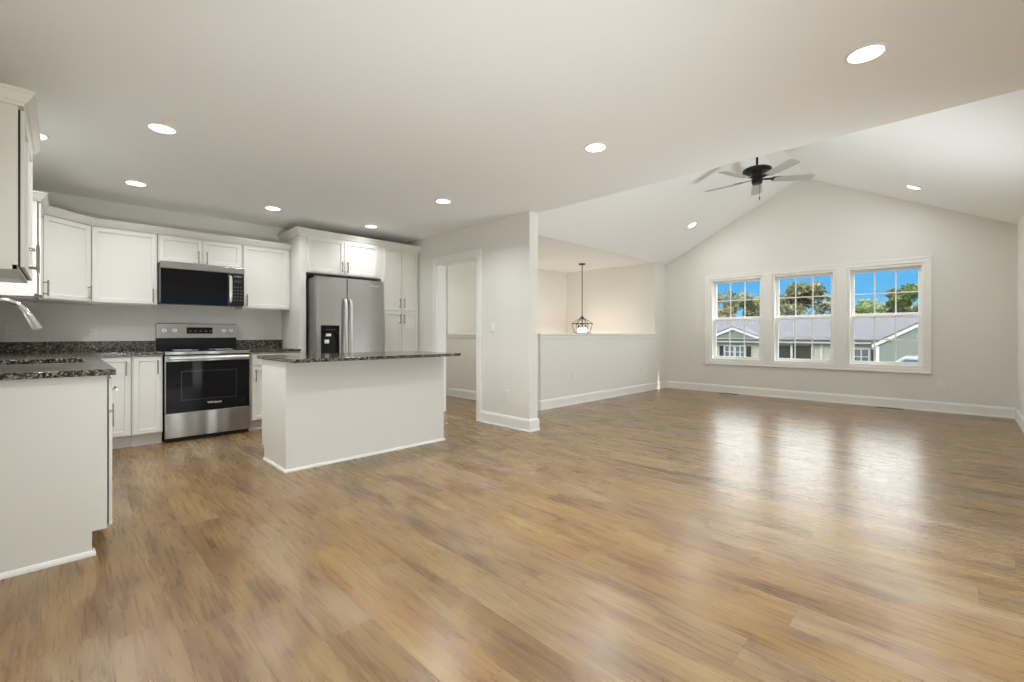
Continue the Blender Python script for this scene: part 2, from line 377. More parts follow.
# casing of the cased opening, with its jamb
bm = B(); CW = .085
for x0, x1 in ((XD-.018, XD), (XE, XE+.018)):
    grid(bm, [OY0-CW, OY0, OY1, OY1+CW], [0, OZ, OZ+CW], lambda y, z: not (OY0 < y < OY1 and z < OZ), x0, x1, YZ)
struct('trim_1', bm, M['trim'], bevel=.004)
bm = B(); grid(bm, [OY0-.001, OY0+.016, OY1-.016, OY1+.001], [0, OZ-.016, OZ+.001], lambda y, z: not (OY0+.016 < y < OY1-.016 and z < OZ-.016), XD-.006, XE+.006, YZ); struct('trim_2', bm, M['trim'])
# half-wall cap and apron
def capbox(bm, t0, t1, o):
    grid(bm, [XH-o, XH+.12+o, XO], [YH-o, YH+.12+o, YB], lambda x, y: x < XH+.12+o or y < YH+.12+o, t0, t1, XY)
bm = B(); capbox(bm, 1.068, 1.090, .028); struct('trim_3', bm, M['trim'], bevel=.004)
bm = B(); sweep(bm, [(XH, YB), (XH, YH), (XO+.06, YH)], [(0, 1.018), (.010, 1.018), (.012, 1.03), (.012, 1.050), (.022, 1.066), (0, 1.066)]); struct('trim_4', bm, M['trim'])
# window casing: outer frame and mullion boards in one assembly
bm = B(); ysC = [.283, WIN[2][1]-.004, WIN[2][0]+.004, WIN[1][1]-.004, WIN[1][0]+.004, WIN[0][1]-.004, WIN[0][0]+.004, 3.395]
grid(bm, ysC, [.538-.012, WZ0-.004, WZ1+.004, 2.166], lambda y, z: not (WZ0 < z < WZ1 and any(b < y < a for a, b in WIN)), XW-.016, XW, YZ); struct('trim_5', bm, M['trim'], bevel=.004)
bm = B(); grid(bm, [.275, .300, 3.378, 3.403], [.518, .543, 2.150, 2.174], lambda y, z: not (.3 < y < 3.378 and .543 < z < 2.15), XW-.024, XW-.012, YZ); struct('trim_6', bm, M['trim'], bevel=.003)

# ---------------------------------------------------------------- windows: single-hung, 3 x 2 grids in each sash
def window(n, y1, y0, desc):
    w = bpy.data.objects.new('window_%d' % n, None); C.objects.link(w); w['kind'] = 'structure'; w.location = (XW, (y0+y1)/2, WZ0)
    h = (y1-y0)/2; H = WZ1-WZ0; zm = 1.347-WZ0
    bm = B(); grid(bm, [-h, -h+.035, h-.035, h], [0, .035, H-.03, H], lambda y, z: not (abs(y) < h-.035 and .035 < z < H-.03), .0, .14, YZ); obj('window_frame', bm, M['vinyl'], w, .003)
    def sash(nm, z0, z1, x0):
        a = h-.035; s = .042
        bm = B(); grid(bm, [-a, -a+s, a-s, a], [z0, z0+s, z1-s, z1], lambda y, z: not (abs(y) < a-s and z0+s < z < z1-s), x0, x0+.034, YZ); o = obj(nm, bm, M['vinyl'], w, .003)
        gy0, gy1, gz0, gz1 = -a+s, a-s, z0+s, z1-s
        bm = B(); box(bm, x0+.015, x0+.019, gy0-.004, gy1+.004, gz0-.004, gz1+.004); obj('glass', bm, M['glass'], o)
        t = .009; dy = (gy1-gy0)/3; yy = [gy0-.002, gy0+dy-t, gy0+dy+t, gy1-dy-t, gy1-dy+t, gy1+.002]; zc = (gz0+gz1)/2; zz = [gz0-.002, zc-t, zc+t, gz1+.002]
        bm = B(); grid(bm, yy, zz, lambda y, z: abs(z-zc) < t or abs(y-gy0-dy) < t or abs(y-gy1+dy) < t, x0+.0105, x0+.0145, YZ); obj('muntin_grid', bm, M['vinyl'], o)
        return o
    sash('upper_sash', zm-.02, H-.03, .095); sash('lower_sash', .035, zm+.02, .058)
    bm = B(); box(bm, .052, .062, -.03, .03, zm+.005, zm+.019); obj('sash_lock', bm, M['vinyl'], w, .002)
    a = h-.04
    bm = B(); box(bm, .1325, .1335, -a, a, .04, zm); obj('insect_screen', bm, M['screen'], w)
    return w
for i, (a, c) in enumerate(WIN): window(i+1, a, c, '')

# window over the kitchen sink, in the left wall
w = bpy.data.objects.new('window_4', None); C.objects.link(w); w['kind'] = 'structure'; w.location = (XL, KW0, KZ0)
wy, wz = KW1-KW0, KZ1-KZ0
bm = B(); grid(bm, [0, .05, wy/2-.03, wy/2+.03, wy-.05, wy], [0, .05, wz-.05, wz], lambda y, z: not (.05 < z < wz-.05 and (.05 < y < wy/2-.03 or wy/2+.03 < y < wy-.05)), -.14, -.02, YZ); obj('window_frame', bm, M['vinyl'], w, .003)
bm = B(); box(bm, -.082, -.078, .04, wy-.04, .04, wz-.04); obj('glass', bm, M['glass'], w)
bm = B(); grid(bm, [KW0-.08, KW0, KW1, KW1+.08], [KZ0-.08, KZ0, KZ1, KZ1+.08], lambda y, z: not (KW0 < y < KW1 and KZ0 < z < KZ1), XL, XL+.016, YZ); struct('trim_8', bm, M['trim'], bevel=.003)
# patio door (beside the camera) and an added, unseen porch roof that blocks the sun
d = bpy.data.objects.new('door_1', None); C.objects.link(d); d['kind'] = 'structure'; d.location = (DX0, YR, 0)
bm = B(); Wd = DX1-DX0; grid(bm, [0, .05, Wd-.05, Wd], [0, .04, DZ-.05, DZ], lambda x, z: not (.05 < x < Wd-.05 and .04 < z < DZ-.05), -.14, 0.0, XZ); obj('door_frame', bm, M['vinyl'], d)
for x0, x1, y in ((.05, Wd/2+.03, -.11), (Wd/2-.03, Wd-.05, -.06)):
    bm = B(); grid(bm, [x0, x0+.07, x1-.07, x1], [.04, .13, DZ-.13, DZ-.05], lambda x, z: not (x0+.07 < x < x1-.07 and .13 < z < DZ-.13), y, y+.035, XZ); p = obj('door_panel', bm, M['vinyl'], d)
    bm = B(); box(bm, x0+.065, x1-.065, y+.015, y+.02, .125, DZ-.125); obj('glass', bm, M['glass'], p)
bm = B(); grid(bm, [DX0-.09, DX0, DX1, DX1+.09], [0, DZ, DZ+.09], lambda x, z: not (DX0 < x < DX1 and z < DZ), YR, YR+.016, XZ); struct('trim_7', bm, M['trim'])
bm = B(); box(bm, .2, 4.6, YR-3.2, YR-.15, 2.45, 2.6); struct('ceiling', bm, M['ceil'])  # added roof outside, unseen, keeps sun patches off the floor
bm = B(); box(bm, .2, 4.6, YR-3.2, YR-.15, -.35, -.2); struct('floor', bm, M['drive'])

# ---------------------------------------------------------------- cabinets
T = .02      # door thickness; local frame: x along the front, y into the cabinet, front of the box at y = 0
def door_bm(x0, x1, z0, z1, fr=.058):
    bm = B(); F = box(bm, x0, x1, -T, -.0068, z0, z1)
    f = F[2]; bm.normal_update()
    bmesh.ops.inset_region(bm, faces=[f], thickness=fr, depth=0); bm.normal_update()
    r = bmesh.ops.inset_region(bm, faces=[f], thickness=.003, depth=0)
    for v in f.verts: v.co.y += .011
    return bm
def pull(parent, x, z, vertical=True, ln=.135):
    bm = B(); h = ln/2; y = -T-.032; p = .048
    if vertical:
        cyl(bm, (x, y, z-h), (x, y, z+h), .006, 10)
        for s in (-p, p): cyl(bm, (x, -T+.002, z+s), (x, y, z+s), .0048, 8)
    else:
        cyl(bm, (x-h, y, z), (x+h, y, z), .006, 10)
        for s in (-p, p): cyl(bm, (x+s, -T+.002, z), (x+s, y, z), .0048, 8)
    return obj('handle', bm, M['nickel'], parent, smooth=True)
def door(t, x0, x1, z0, z1, hx=None, hz=None, name='door', fr=.058):
    o = obj(name, door_bm(x0, x1, z0, z1, fr), M['cab'], t, .0015)
    if hx is not None: pull(o, hx, hz)
    return o
def drawer(t, x0, x1, z0, z1):
    bm = B(); box(bm, x0, x1, -T, -.001, z0, z1); o = obj('drawer', bm, M['cab'], t, .0025); pull(o, (x0+x1)/2, (z0+z1)/2, False); return o
def wall_cabinet(label, loc, rz, w, dp, z0, z1, doors, group, name='wall_cabinet', body_mat=None, gap=False):
    """doors: (x0, x1, handle x or None)"""
    t = thing(name, label, 'cabinet', (loc[0], loc[1], z0), rz, group)
    bm = B(); grid(bm, [0, .018, w-.018, w], [0, dp], lambda x, y: True, .022, z1-z0, XY)
    for x0, x1 in ((0, .018), (w-.018, w)): box(bm, x0, x1, 0, dp, 0, .022)
    box(bm, 0, w, 0, .018, 0, .0225); bmesh.ops.remove_doubles(bm, verts=bm.verts[:], dist=1e-5)
    obj('body', bm, body_mat or M['cab'], t, .001)
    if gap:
        bm = B(); box(bm, doors[0][0]-.004, doors[-1][1]+.004, -.0065, -.0002, .016, z1-z0-.032); obj('gap_shade', bm, M['dark'], t)  # dark strip standing in for the shade in the door gap
    for x0, x1, hx in doors:
        door(t, x0, x1, .014, z1-z0-.03, hx, .10 if z1-z0 > .5 else .085)
    return t
UZ, UT = 1.374, 2.136
UY, UXF = 5.866, XL+.31           # box fronts of the back-wall and left-wall units
G1 = 'white wall cabinets of the kitchen'
# back wall, left to right
wall_cabinet('white wall cabinet with one wide door left of the microwave', (.177, UY, 0), 0, .679-.177, KB-UY, UZ, UT, [(.008, .494, .462)], G1)
wall_cabinet('short white two-door wall cabinet directly above the microwave', (.683, UY, 0), 0, .767, KB-UY, 1.826, UT, [(.012, .381, .345), (.386, .755, .422)], G1)
wall_cabinet('white wall cabinet with one door between microwave and refrigerator panel', (1.454, UY, 0), 0, .520, KB-UY, UZ, UT, [(.010, .500, .040)], G1)
# left wall: near unit and far unit (local x = world +Y)
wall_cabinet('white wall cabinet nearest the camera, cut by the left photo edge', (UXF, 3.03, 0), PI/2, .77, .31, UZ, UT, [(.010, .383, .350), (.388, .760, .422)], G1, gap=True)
wall_cabinet('narrow white wall cabinet on the left wall beside the diagonal corner cabinet', (UXF, 5.08, 0), PI/2, .475, .31, UZ, UT, [(.010, .466, .425)], G1)
# diagonal corner unit
CX0, CY0 = UXF, 5.557; CX1, CY1 = .175, UY
cl = math.hypot(CX1-CX0, CY1-CY0); ca = math.atan2(CY1-CY0, CX1-CX0)
t = thing('wall_cabinet', 'white diagonal corner wall cabinet with a single door', 'cabinet', (CX0, CY0, UZ), ca, G1)
Rm = Matrix.Rotation(-ca, 2)
loc2 = lambda x, y: tuple(Rm @ Vector((x-CX0, y-CY0)))
bm = B(); prism(bm, [loc2(*p) for p in ((CX0, CY0), (CX1, CY1), (CX1, KB), (XL, KB), (XL, CY0))], 0, UT-UZ, XY); obj('body', bm, M['cab'], t, .001)
door(t, .014, cl-.014, .014, UT-UZ-.03, cl-.045, .10)
# crown moulding of the wall units
CP = [(0, 2.118), (.018, 2.118), (.022, 2.128), (.030, 2.134), (.050, 2.166), (.056, 2.170), (.056, 2.184), (0, 2.184)]
bm = B(); sweep(bm, [(XL, 5.08), (UXF, 5.08), (CX0, CY0), (CX1, CY1), (1.974, UY)], CP)
tag(obj('crown_molding', bm, M['cab']), 'white crown molding stepping round the corner cabinet and along the range wall', 'crown molding')
bm = B(); sweep(bm, [(XL, 3.03), (UXF, 3.03), (UXF, 3.80), (XL, 3.80)], CP)
tag(obj('crown_molding', bm, M['cab']), 'white crown molding on the wall cabinet at the left photo edge', 'crown molding')

# base units
CT = .908; BT = .878; BY = 5.555; BXF = .150
def base_cabinet(label, loc, rz, w, dp, fronts, group, end=None, toe=.115, name='base_cabinet', toe_back=.07, top=None):
    t = thing(name, label, 'cabinet', loc, rz, group)
    zt = top or BT
    bm = B(); prism(bm, [(0, toe), (toe_back, toe), (toe_back, 0), (dp, 0), (dp, zt), (0, zt)], 0, w, lambda u, v, ww: (ww, u, v)); obj('body', bm, M['cab'], t, .001)
    bm = B(); box(bm, 0, w, toe_back-.012, toe_back-.001, 0.0, toe-.004); obj('toe_kick', bm, M['toe'], t)
    for f in fronts:
        if f[0] == 'd': door(t, *f[1:])
        elif f[0] == 'w': drawer(t, *f[1:])
    return t
G2 = 'white base cabinets of the kitchen'
# left run, seen end-on (local x = world +Y)
t = base_cabinet('white base cabinet end with plain side panel at the left photo edge', (BXF, 3.006, 0), PI/2, .60, BXF-XL-.003, [('w', .012, .588, .70, .862), ('d', .012, .588, .125, .685, .552, .60)], G2)
bm = B(); prism(bm, [(0, .118), (.055, .118), (.055, 0), (BXF-XL-.004, 0), (BXF-XL-.004, BT), (0, BT)], -.012, -.0005, lambda u, v, w: (w, u, v)); obj('end_panel', bm, M['cab_dim'], t, .001)
bm = B(); sweep(bm, [(-.0118, BXF-XL-.004), (-.0118, .052), (.02, .052)], [(0, 0), (.011, 0), (.011, .012), (.006, .024), (0, .026)])
bmesh.ops.recalc_face_normals(bm, faces=bm.faces[:]); obj('shoe_molding', bm, M['trim'], t)
bm = B(); box(bm, .006, .592, -.0065, -.0002, .13, .86); obj('gap_shade', bm, M['dark'], t)  # black strip paints the shade behind drawer and door edges
bm = B(); box(bm, -.0135, -.0125, .062, .068, .03, .115); obj('panel_seam', bm, M['toe'], t)
base_cabinet('white two-door sink base cabinet on the left run', (BXF, 3.612, 0), PI/2, .92, BXF-XL-.003, [('d', .012, .457, .125, .69, .42, .60), ('d', .463, .908, .125, .69, .50, .60), ('d', .012, .908, .70, .862)], G2, name='sink_base_cabinet', top=.66)
t = thing('corner_base_cabinet', 'white corner base cabinet with a door next to the narrow door left of range', 'cabinet', (XL, KB, 0), 0, G2)
lx = lambda x: x-XL; ly = lambda y: y-KB
bm = B(); prism(bm, [(.003, ly(4.54)), (lx(BXF), ly(4.54)), (lx(BXF), ly(BY)), (lx(.448), ly(BY)), (lx(.448), -.003), (.003, -.003)], .115, BT, XY); obj('body', bm, M['cab'], t, .001)
bm = B(); prism(bm, [(.003, ly(4.54)), (lx(BXF)-.07, ly(4.54)), (lx(BXF)-.07, ly(BY)+.07), (lx(.448), ly(BY)+.07), (lx(.448), -.003), (.003, -.003)], 0, .1149, XY); obj('toe_kick', bm, M['toe'], t)
bm = door_bm(lx(.182), lx(.440), .125, .862); bm.transform(Matrix.Translation((0, ly(BY), 0))); o = obj('door', bm, M['cab'], t, .0015)
h = pull(o, lx(.408), .76); h.location.y = ly(BY)
bm = door_bm(-.98, -.03, .125, .862); bm.transform(Matrix.Translation((lx(BXF), ly(BY), 0)) @ Matrix.Rotation(PI/2, 4, 'Z')); obj('door', bm, M['cab'], t, .0015)
base_cabinet('narrow white base cabinet with tall door directly left of the range', (.450, BY, 0), 0, .234, KB-BY-.003, [('d', .012, .222, .125, .862, .192, .76)], G2)
base_cabinet('white base cabinet with drawer over door right of the range', (1.456, BY, 0), 0, .518, KB-BY-.003, [('w', .012, .506, .735, .862), ('d', .012, .506, .125, .715, .045, .62)], G2)
# toe board strip at floor (quarter round) of the narrow unit is part of its toe kick

# worktops and backsplashes
SX0, SX1, SY0, SY1 = -.33, .085, 3.70, 4.46
bm = B(); grid(bm, [XL, SX0, SX1, .182, .688], [2.966, SY0, SY1, 5.505, KB], lambda x, y: (x < .182 or y > 5.505) and not (SX0 < x < SX1 and SY0 < y < SY1), CT-.03, CT, XY)
t = thing('countertop', 'speckled dark granite L-shaped countertop with the sink cut in', 'countertop', (XL, KB, CT)); bm.transform(Matrix.Translation((-XL, -KB, -CT))); obj('slab', bm, M['granite'], t, .004)
bm = B(); sweep(bm, [(XL, 2.966), (XL, KB), (.690, KB)], [(0, CT+.0005), (.02, CT+.0005), (.02, CT+.1), (0, CT+.1)]); bm.transform(Matrix.Translation((-XL, -KB, -CT))); obj('backsplash', bm, M['granite'], t, .002)
t = thing('countertop', 'short speckled granite countertop right of the range', 'countertop', (1.455, KB, CT))
bm = B(); box(bm, 0, .520, 5.505-KB, 0, -.03, 0); obj('slab', bm, M['granite'], t, .004)
bm = B(); box(bm, 0, .520, -.02, 0, .0005, .1); obj('backsplash', bm, M['granite'], t, .002)
# sink and faucet
t = thing('sink', 'stainless undermount sink sunk in the left granite countertop', 'sink', (SX0, SY0, CT-.03))
bm = B(); w_, l_, dpt = SX1-SX0, SY1-SY0, .20
rim = [(-.015, -.015), (w_+.015, -.015), (w_+.015, l_+.015), (-.015, l_+.015)]; inn = [(0, 0), (w_, 0), (w_, l_), (0, l_)]; bot = [(.03, .03), (w_-.03, .03), (w_-.03, l_-.03), (.03, l_-.03)]
R = [[Vector((x, y, z)) for x, y in P] for P, z in ((rim, -.001), (inn, -.001), (bot, -dpt), (bot, -dpt-.004), (rim, -.006))]
skin(bm, R[:3], cap=False)
vb = [v for v in bm.verts if v.co.z < -dpt+.001]; bm.faces.new(vb); obj('basin', bm, M['steel'], t)
bm = B(); lathe(bm, [(.045, 0), (.045, .003), (.03, .003), (.026, -.0)], (w_/2, l_/2, -dpt+.001), 20); obj('drain', bm, M['steel_bright'], t, smooth=True)
FY = 4.08; t = thing('faucet', 'chrome gooseneck pull-down faucet arching over the sink', 'faucet', (-.385, FY, CT))
bm = B(); lathe(bm, [(.028, 0), (.028, .008), (.022, .012), (.019, .10), (.016, .11)], n=20); obj('base', bm, M['chrome'], t, smooth=True)
pts = [(0, 0, .10), (0, 0, .24)]; rad = .115
for i in range(0, 13):
    a = PI-i*(PI*.90)/12; pts.append((rad+rad*math.cos(a), 0, .262+rad*math.sin(a)*1.0))
bm = B(); tube(bm, pts, .0145, 12); obj('spout', bm, M['chrome'], t, smooth=True)
p0, p1 = Vector(pts[-1]), None; dr = (Vector(pts[-1])-Vector(pts[-2])).normalized(); p1 = p0+dr*.105
bm = B(); skin(bm, [ring_pts(p0-dr*.012, dr, .0155, 14), ring_pts(p0+dr*.01, dr, .019, 14), ring_pts(p0+dr*.055, dr, .021, 14), ring_pts(p1, dr, .026, 14)]); obj('spray_head', bm, M['chrome'], t, smooth=True)
bm = B(); cyl(bm, (0, -.015, .06), (0, -.05, .065), .012, 12); cyl(bm, (0, -.045, .064), (.01, -.06, .15), .006, 10); obj('lever', bm, M['chrome'], t, smooth=True)

# refrigerator surround and pantry
PY = 5.545
t = thing('refrigerator_cabinet', 'white two-door cabinet above the refrigerator with tall side panel on its left', 'cabinet', (1.978, PY, 0), 0, 'tall white cabinets around the refrigerator')
bm = B(); box(bm, 0, .02, .0205, KB-PY-.003, 0, 2.29); obj('side_panel', bm, M['cab'], t, .001)
bm = B(); box(bm, 0, .072, 0, .02, 0, 2.29); obj('stile', bm, M['cab'], t, .001)
bm = B(); box(bm, .0725, 1.050, 0, KB-PY-.003, 1.826, 2.29); obj('body', bm, M['cab'], t, .001)
door(t, .084, .534, 1.838, 2.254, .502, 1.926); door(t, .540, .992, 1.838, 2.254, .572, 1.926)
t = thing('pantry_cabinet', 'tall white four-door pantry cabinet right of the refrigerator', 'cabinet', (3.030, PY, 0), 0, 'tall white cabinets around the refrigerator')
bm = B(); prism(bm, [(0, .115), (.07, .115), (.07, 0), (KB-PY-.003, 0), (KB-PY-.003, 2.29), (0, 2.29)], 0, .595, lambda u, v, w: (w, u, v)); obj('body', bm, M['cab'], t, .001)
bm = B(); box(bm, 0, .595, .055, .069, 0, .111); obj('toe_kick', bm, M['toe'], t)
for z0, z1, hz in ((1.405, 2.254, 1.51), (.125, 1.392, 1.29)):
    door(t, .045, .306, z0, z1, .276, hz, fr=.052); door(t, .311, .572, z0, z1, .341, hz, fr=.052)
CP2 = [(0, 2.255), (.016, 2.255), (.02, 2.268), (.030, 2.276), (.052, 2.318), (.058, 2.322), (.058, 2.340), (0, 2.340)]
bm = B(); sweep(bm, [(1.978, KB), (1.978, PY), (XD-.001, PY)], CP2)
tag(obj('crown_molding', bm, M['cab']), 'white crown molding along the top of refrigerator cabinet and pantry', 'crown molding')

# ---------------------------------------------------------------- island
IX0, IX1, IY0, IY1 = 1.219, 2.732, 3.718, 4.308; IT = .867
t = thing('kitchen_island', 'white panelled kitchen island standing free on the wood floor', 'kitchen island', (IX0, IY0, 0))
w_ = IX1-IX0; dp = IY1-IY0
bm = B(); prism(bm, [(.012, 0), (dp-.07, 0), (dp-.07, .115), (dp, .115), (dp, IT), (.012, IT)], .006, w_-.006, lambda u, v, w: (w, u, v)); obj('body', bm, M['cab'], t)
bm = B(); box(bm, .0, w_, 0, .0118, .0, IT); obj('front_panel', bm, M['cab_dim'], t, .001)
bm = B(); prism(bm, [(.012, 0), (dp-.07, 0), (dp-.07, .115), (dp, .115), (dp, IT), (.012, IT)], 0, .0058, lambda u, v, w: (w, u, v)); obj('end_panel', bm, M['cab'], t)
bm = B(); prism(bm, [(.012, 0), (dp-.07, 0), (dp-.07, .115), (dp, .115), (dp, IT), (.012, IT)], w_-.0058, w_, lambda u, v, w: (w, u, v)); obj('end_panel', bm, M['cab'], t)
bm = B(); sweep(bm, [(0, dp-.07), (0, 0), (w_, 0), (w_, dp-.07)], [(.0, 0), (.013, 0), (.013, .010), (.008, .020), (0, .022)][::1])
obj('shoe_molding', bm, M['trim'], t)
bm = B(); box(bm, 0, w_, dp-.0695, dp-.06, 0, .111); obj('toe_kick', bm, M['toe'], t)
for i in range(3):
    a = .012+i*.492; c = a+.486
    bm = door_bm(-c, -a, .125, .85); bm.transform(Matrix.Translation((0, dp, 0)) @ Matrix.Rotation(PI, 4, 'Z')); o = obj('door', bm, M['cab'], t, .0015)
    bm = B(); y = dp+T+.032; x = c-.04; cyl(bm, (x, y, .68), (x, y, .82), .006, 10); [cyl(bm, (x, dp+T-.002, z), (x, y, z), .0048, 8) for z in (.70, .80)]; obj('handle', bm, M['nickel'], o, smooth=True)
bm = B(); box(bm, 1.190-IX0-1.5+1.5, 2.746-IX0, 3.455-IY0, 4.348-IY0, 0, .027)
o = obj('countertop', bm, M['granite'], None, .004, loc=(IX0, IY0, IT)); tag(o, 'speckled dark granite slab overhanging the white island', 'countertop')

# ---------------------------------------------------------------- range
RX0, RX1, RF = .696, 1.444, 5.517
t = thing('range', 'stainless electric range with black glass oven door', 'stove', (RX0, RF, 0))
w_ = RX1-RX0; dp = KB-.012-RF
bm = B(); box(bm, .004, w_-.004, .045, dp, .03, .898); obj('body', bm, M['black'], t)
bm = B(); box(bm, .004, w_-.004, .06, dp-.02, .0, .0298); obj('base', bm, M['dark'], t)
bm = B(); box(bm, .0, w_, .0, .044, .045, .292); obj('drawer', bm, M['steel'], t, .004)
bm = B(); grid(bm, [0, .022, w_-.022, w_], [.298, .302, .806, .862], lambda x, z: not (.022 < x < w_-.022 and .302 < z < .806), .0, .044, XZ); o = obj('oven_door', bm, M['steel'], t, .003)
bm = B(); box(bm, .008, w_-.008, -.003, .03, .299, .806); obj('door_glass', bm, M['blackglass'], o, .002)
bm = B(); grid(bm, [.13, .137, w_-.137, w_-.13], [.41, .417, .70, .707], lambda x, z: not (.137 < x < w_-.137 and .417 < z < .70), -.0036, -.0028, XZ); obj('window_border', bm, mat('oven_window_border', (.03, .03, .03), .2), o)
bm = B(); tube(bm, [(.03, -.046, .838), (w_-.03, -.046, .838)], .0145, 14)
for x in (.06, w_-.06): box(bm, x-.014, x+.014, -.045, .004, .828, .848)
obj('handle', bm, M['steel_bright'], o, smooth=True)
text_mesh('logo', 'Whirlpool', .030, M['logo'], o, Matrix.Translation((w_/2+.04, -.0036, .372)) @ Matrix.Rotation(PI/2, 4, 'X'))
bm = B(); box(bm, 0, w_, -.004, .05, .872, .905); obj('front_trim', bm, M['steel'], t, .004)
bm = B(); box(bm, .002, w_-.002, .05, dp-.07, .8985, .912); o = obj('cooktop', bm, M['blackglass'], t, .002)
for x, y, r_ in ((.20, .17, .105), (.55, .17, .085), (.20, .40, .085), (.55, .40, .105)):
    bm = B(); tube(bm, [(x+r_*math.cos(a*PI/18), y+r_*math.sin(a*PI/18), .9122) for a in range(36)], .0012, 4, True); obj('burner_ring', bm, M['logo'], o)
bm = B(); box(bm, 0, w_, dp-.07, dp, .899, 1.035); obj('backguard_base', bm, M['black'], t)
bm = B(); prism(bm, [(dp-.095, 1.035), (dp, 1.035), (dp, 1.195), (dp-.075, 1.195)], 0, w_, lambda u, v, w: (w, u, v)); o = obj('control_panel', bm, M['steel'], t, .004)
sl = math.atan2(.02, .16)
def on_panel(x, z, d=0): return Vector((x, dp-.095+.02*(z-1.035)/.16-d, z))
bm = B(); a_ = on_panel(0, 1.085).y; c_ = on_panel(0, 1.155).y
prism(bm, [(a_-.003, 1.085), (a_+.01, 1.085), (c_+.01, 1.155), (c_-.003, 1.155)], .262, .506, lambda u, v, w: (w, u, v)); d_ = obj('display', bm, M['blackglass'], o)
for i in range(5):
    bm = B(); q = on_panel(.285+i*.048, 1.112, .0034); box(bm, q.x, q.x+.022, q.y-.0004, q.y+.0006, q.z-.003, q.z+.004); obj('button', bm, M['steel_side'], d_)
for x in (.062, .152, .612, .682):
    bm = B(); p = on_panel(x, 1.118); q = on_panel(x, 1.121, .034); cyl(bm, p+Vector((0, .004, 0)), q, .024, 20, .020); k = obj('knob', bm, M['steel_bright'], o, .002, smooth=True)
    bm = B(); q2 = q+Vector((0, -.0005, 0)); box(bm, q2.x-.003, q2.x+.003, q2.y-.006, q2.y+.002, q2.z-.019, q2.z+.019); obj('knob_grip', bm, M['steel'], k)

# microwave
MX0, MX1, MF, MZ0, MZ1 = .690, 1.448, 5.750, 1.396, 1.822
t = thing('microwave', 'black over-the-range microwave with silver handle above the stove', 'microwave', (MX0, MF, MZ0))
w_ = MX1-MX0; h_ = MZ1-MZ0; dp = KB-.005-MF
bm = B(); box(bm, 0, w_, .03, dp, .012, h_); obj('body', bm, M['steel_side'], t, .002)
bm = B(); prism(bm, [(.03, .0), (dp, .012), (.03, .012)], .01, w_-.01, lambda u, v, w: (w, u, v)); obj('vent_underside', bm, M['black'], t)
bm = B(); box(bm, 0, w_, .0, .0295, h_-.062, h_); obj('top_grille', bm, M['steel'], t, .003)
bm = B(); box(bm, .004, .592, .0, .0295, .004, h_-.064); o = obj('door', bm, M['blackglass'], t, .003)
bm = B(); tube(bm, [(.612, .01, .03), (.612, -.03, .05), (.612, -.042, .10), (.612, -.046, .18), (.612, -.042, .26), (.612, -.03, .315), (.612, .01, .335)], [.012, .017, .018, .018, .018, .017, .012], 12); obj('handle', bm, M['steel_bright'], o, smooth=True)
bm = B(); box(bm, .6, w_-.004, .0, .0295, .004, h_-.064); o = obj('control_panel', bm, M['black'], t, .003)
for i in range(3):
    for j in range(5):
        bm = B(); box(bm, .650+i*.032, .668+i*.032, -.0008, .001, .06+j*.036, .072+j*.036); obj('button', bm, mat('button_grey', (.10, .10, .10), .5), o)
bm = B(); box(bm, .652, .728, -.0008, .001, .262, .288); obj('display', bm, mat('display_grey', (.07, .07, .075), .2), o)
text_mesh('logo', 'Whirlpool', .019, M['logo'], o, Matrix.Translation((.690, -.001, .330)) @ Matrix.Rotation(PI/2, 4, 'X'))

# refrigerator, side by side
FX0, FX1, FF, FZ = 2.092, 2.968, 5.350, 1.768
t = thing('refrigerator', 'stainless side-by-side refrigerator with black ice dispenser', 'refrigerator', (FX0, FF, 0))
w_ = FX1-FX0; dp = KB-.03-FF; xs = 2.470-FX0
bm = B(); box(bm, .004, w_-.004, .075, dp, .02, FZ-.012); obj('body', bm, M['steel_side'], t, .003)
bm = B(); box(bm, .01, w_-.01, .06, .12, 0, .07); obj('kick_grille', bm, M['black'], t)
bm = B(); box(bm, .02, .10, .03, .14, FZ-.0118, FZ+.012); obj('hinge_cover', bm, M['black'], t, .003)
bm = B(); box(bm, w_-.10, w_-.02, .03, .14, FZ-.0118, FZ+.012); obj('hinge_cover', bm, M['black'], t, .003)
ZD0, ZD1 = .86, 1.182; XD0, XD1 = 2.150-FX0, 2.372-FX0
bm = B(); grid(bm, [0, XD0, XD1, xs-.003], [.075, ZD0-.1, ZD1, FZ], lambda x, z: not (XD0 < x < XD1 and ZD0-.1 < z < ZD1), 0, .07, XZ); fd = obj('freezer_door', bm, M['steel'], t, .006)
bm = B(); box(bm, xs+.003, w_, 0, .07, .075, FZ); rd = obj('refrigerator_door', bm, M['steel'], t, .006)
bm = B(); box(bm, XD0, XD1, .055, .069, ZD0-.1, ZD1); disp = obj('dispenser', bm, M['black'], fd)
bm = B(); box(bm, XD0, XD1, -.003, .054, ZD1-.085, ZD1); obj('control_panel', bm, M['blackglass'], disp, .002)
bm = B(); box(bm, XD0, XD1, -.003, .054, ZD0-.1, ZD0-.06); obj('drip_tray', bm, M['steel'], disp, .003)
bm = B(); box(bm, XD0+.07, XD0+.135, .03, .05, ZD1-.13, ZD1-.095); obj('paddle', bm, M['steel_bright'], disp, .004)
bm = B(); box(bm, XD0+.055, XD0+.11, .03, .05, ZD1-.215, ZD1-.17); obj('paddle', bm, M['steel_bright'], disp, .004)
for i in range(4):
    bm = B(); box(bm, XD0+.06+i*.03, XD0+.072+i*.03, -.0038, -.0028, ZD1-.05, ZD1-.044); obj('button', bm, M['steel_side'], disp)
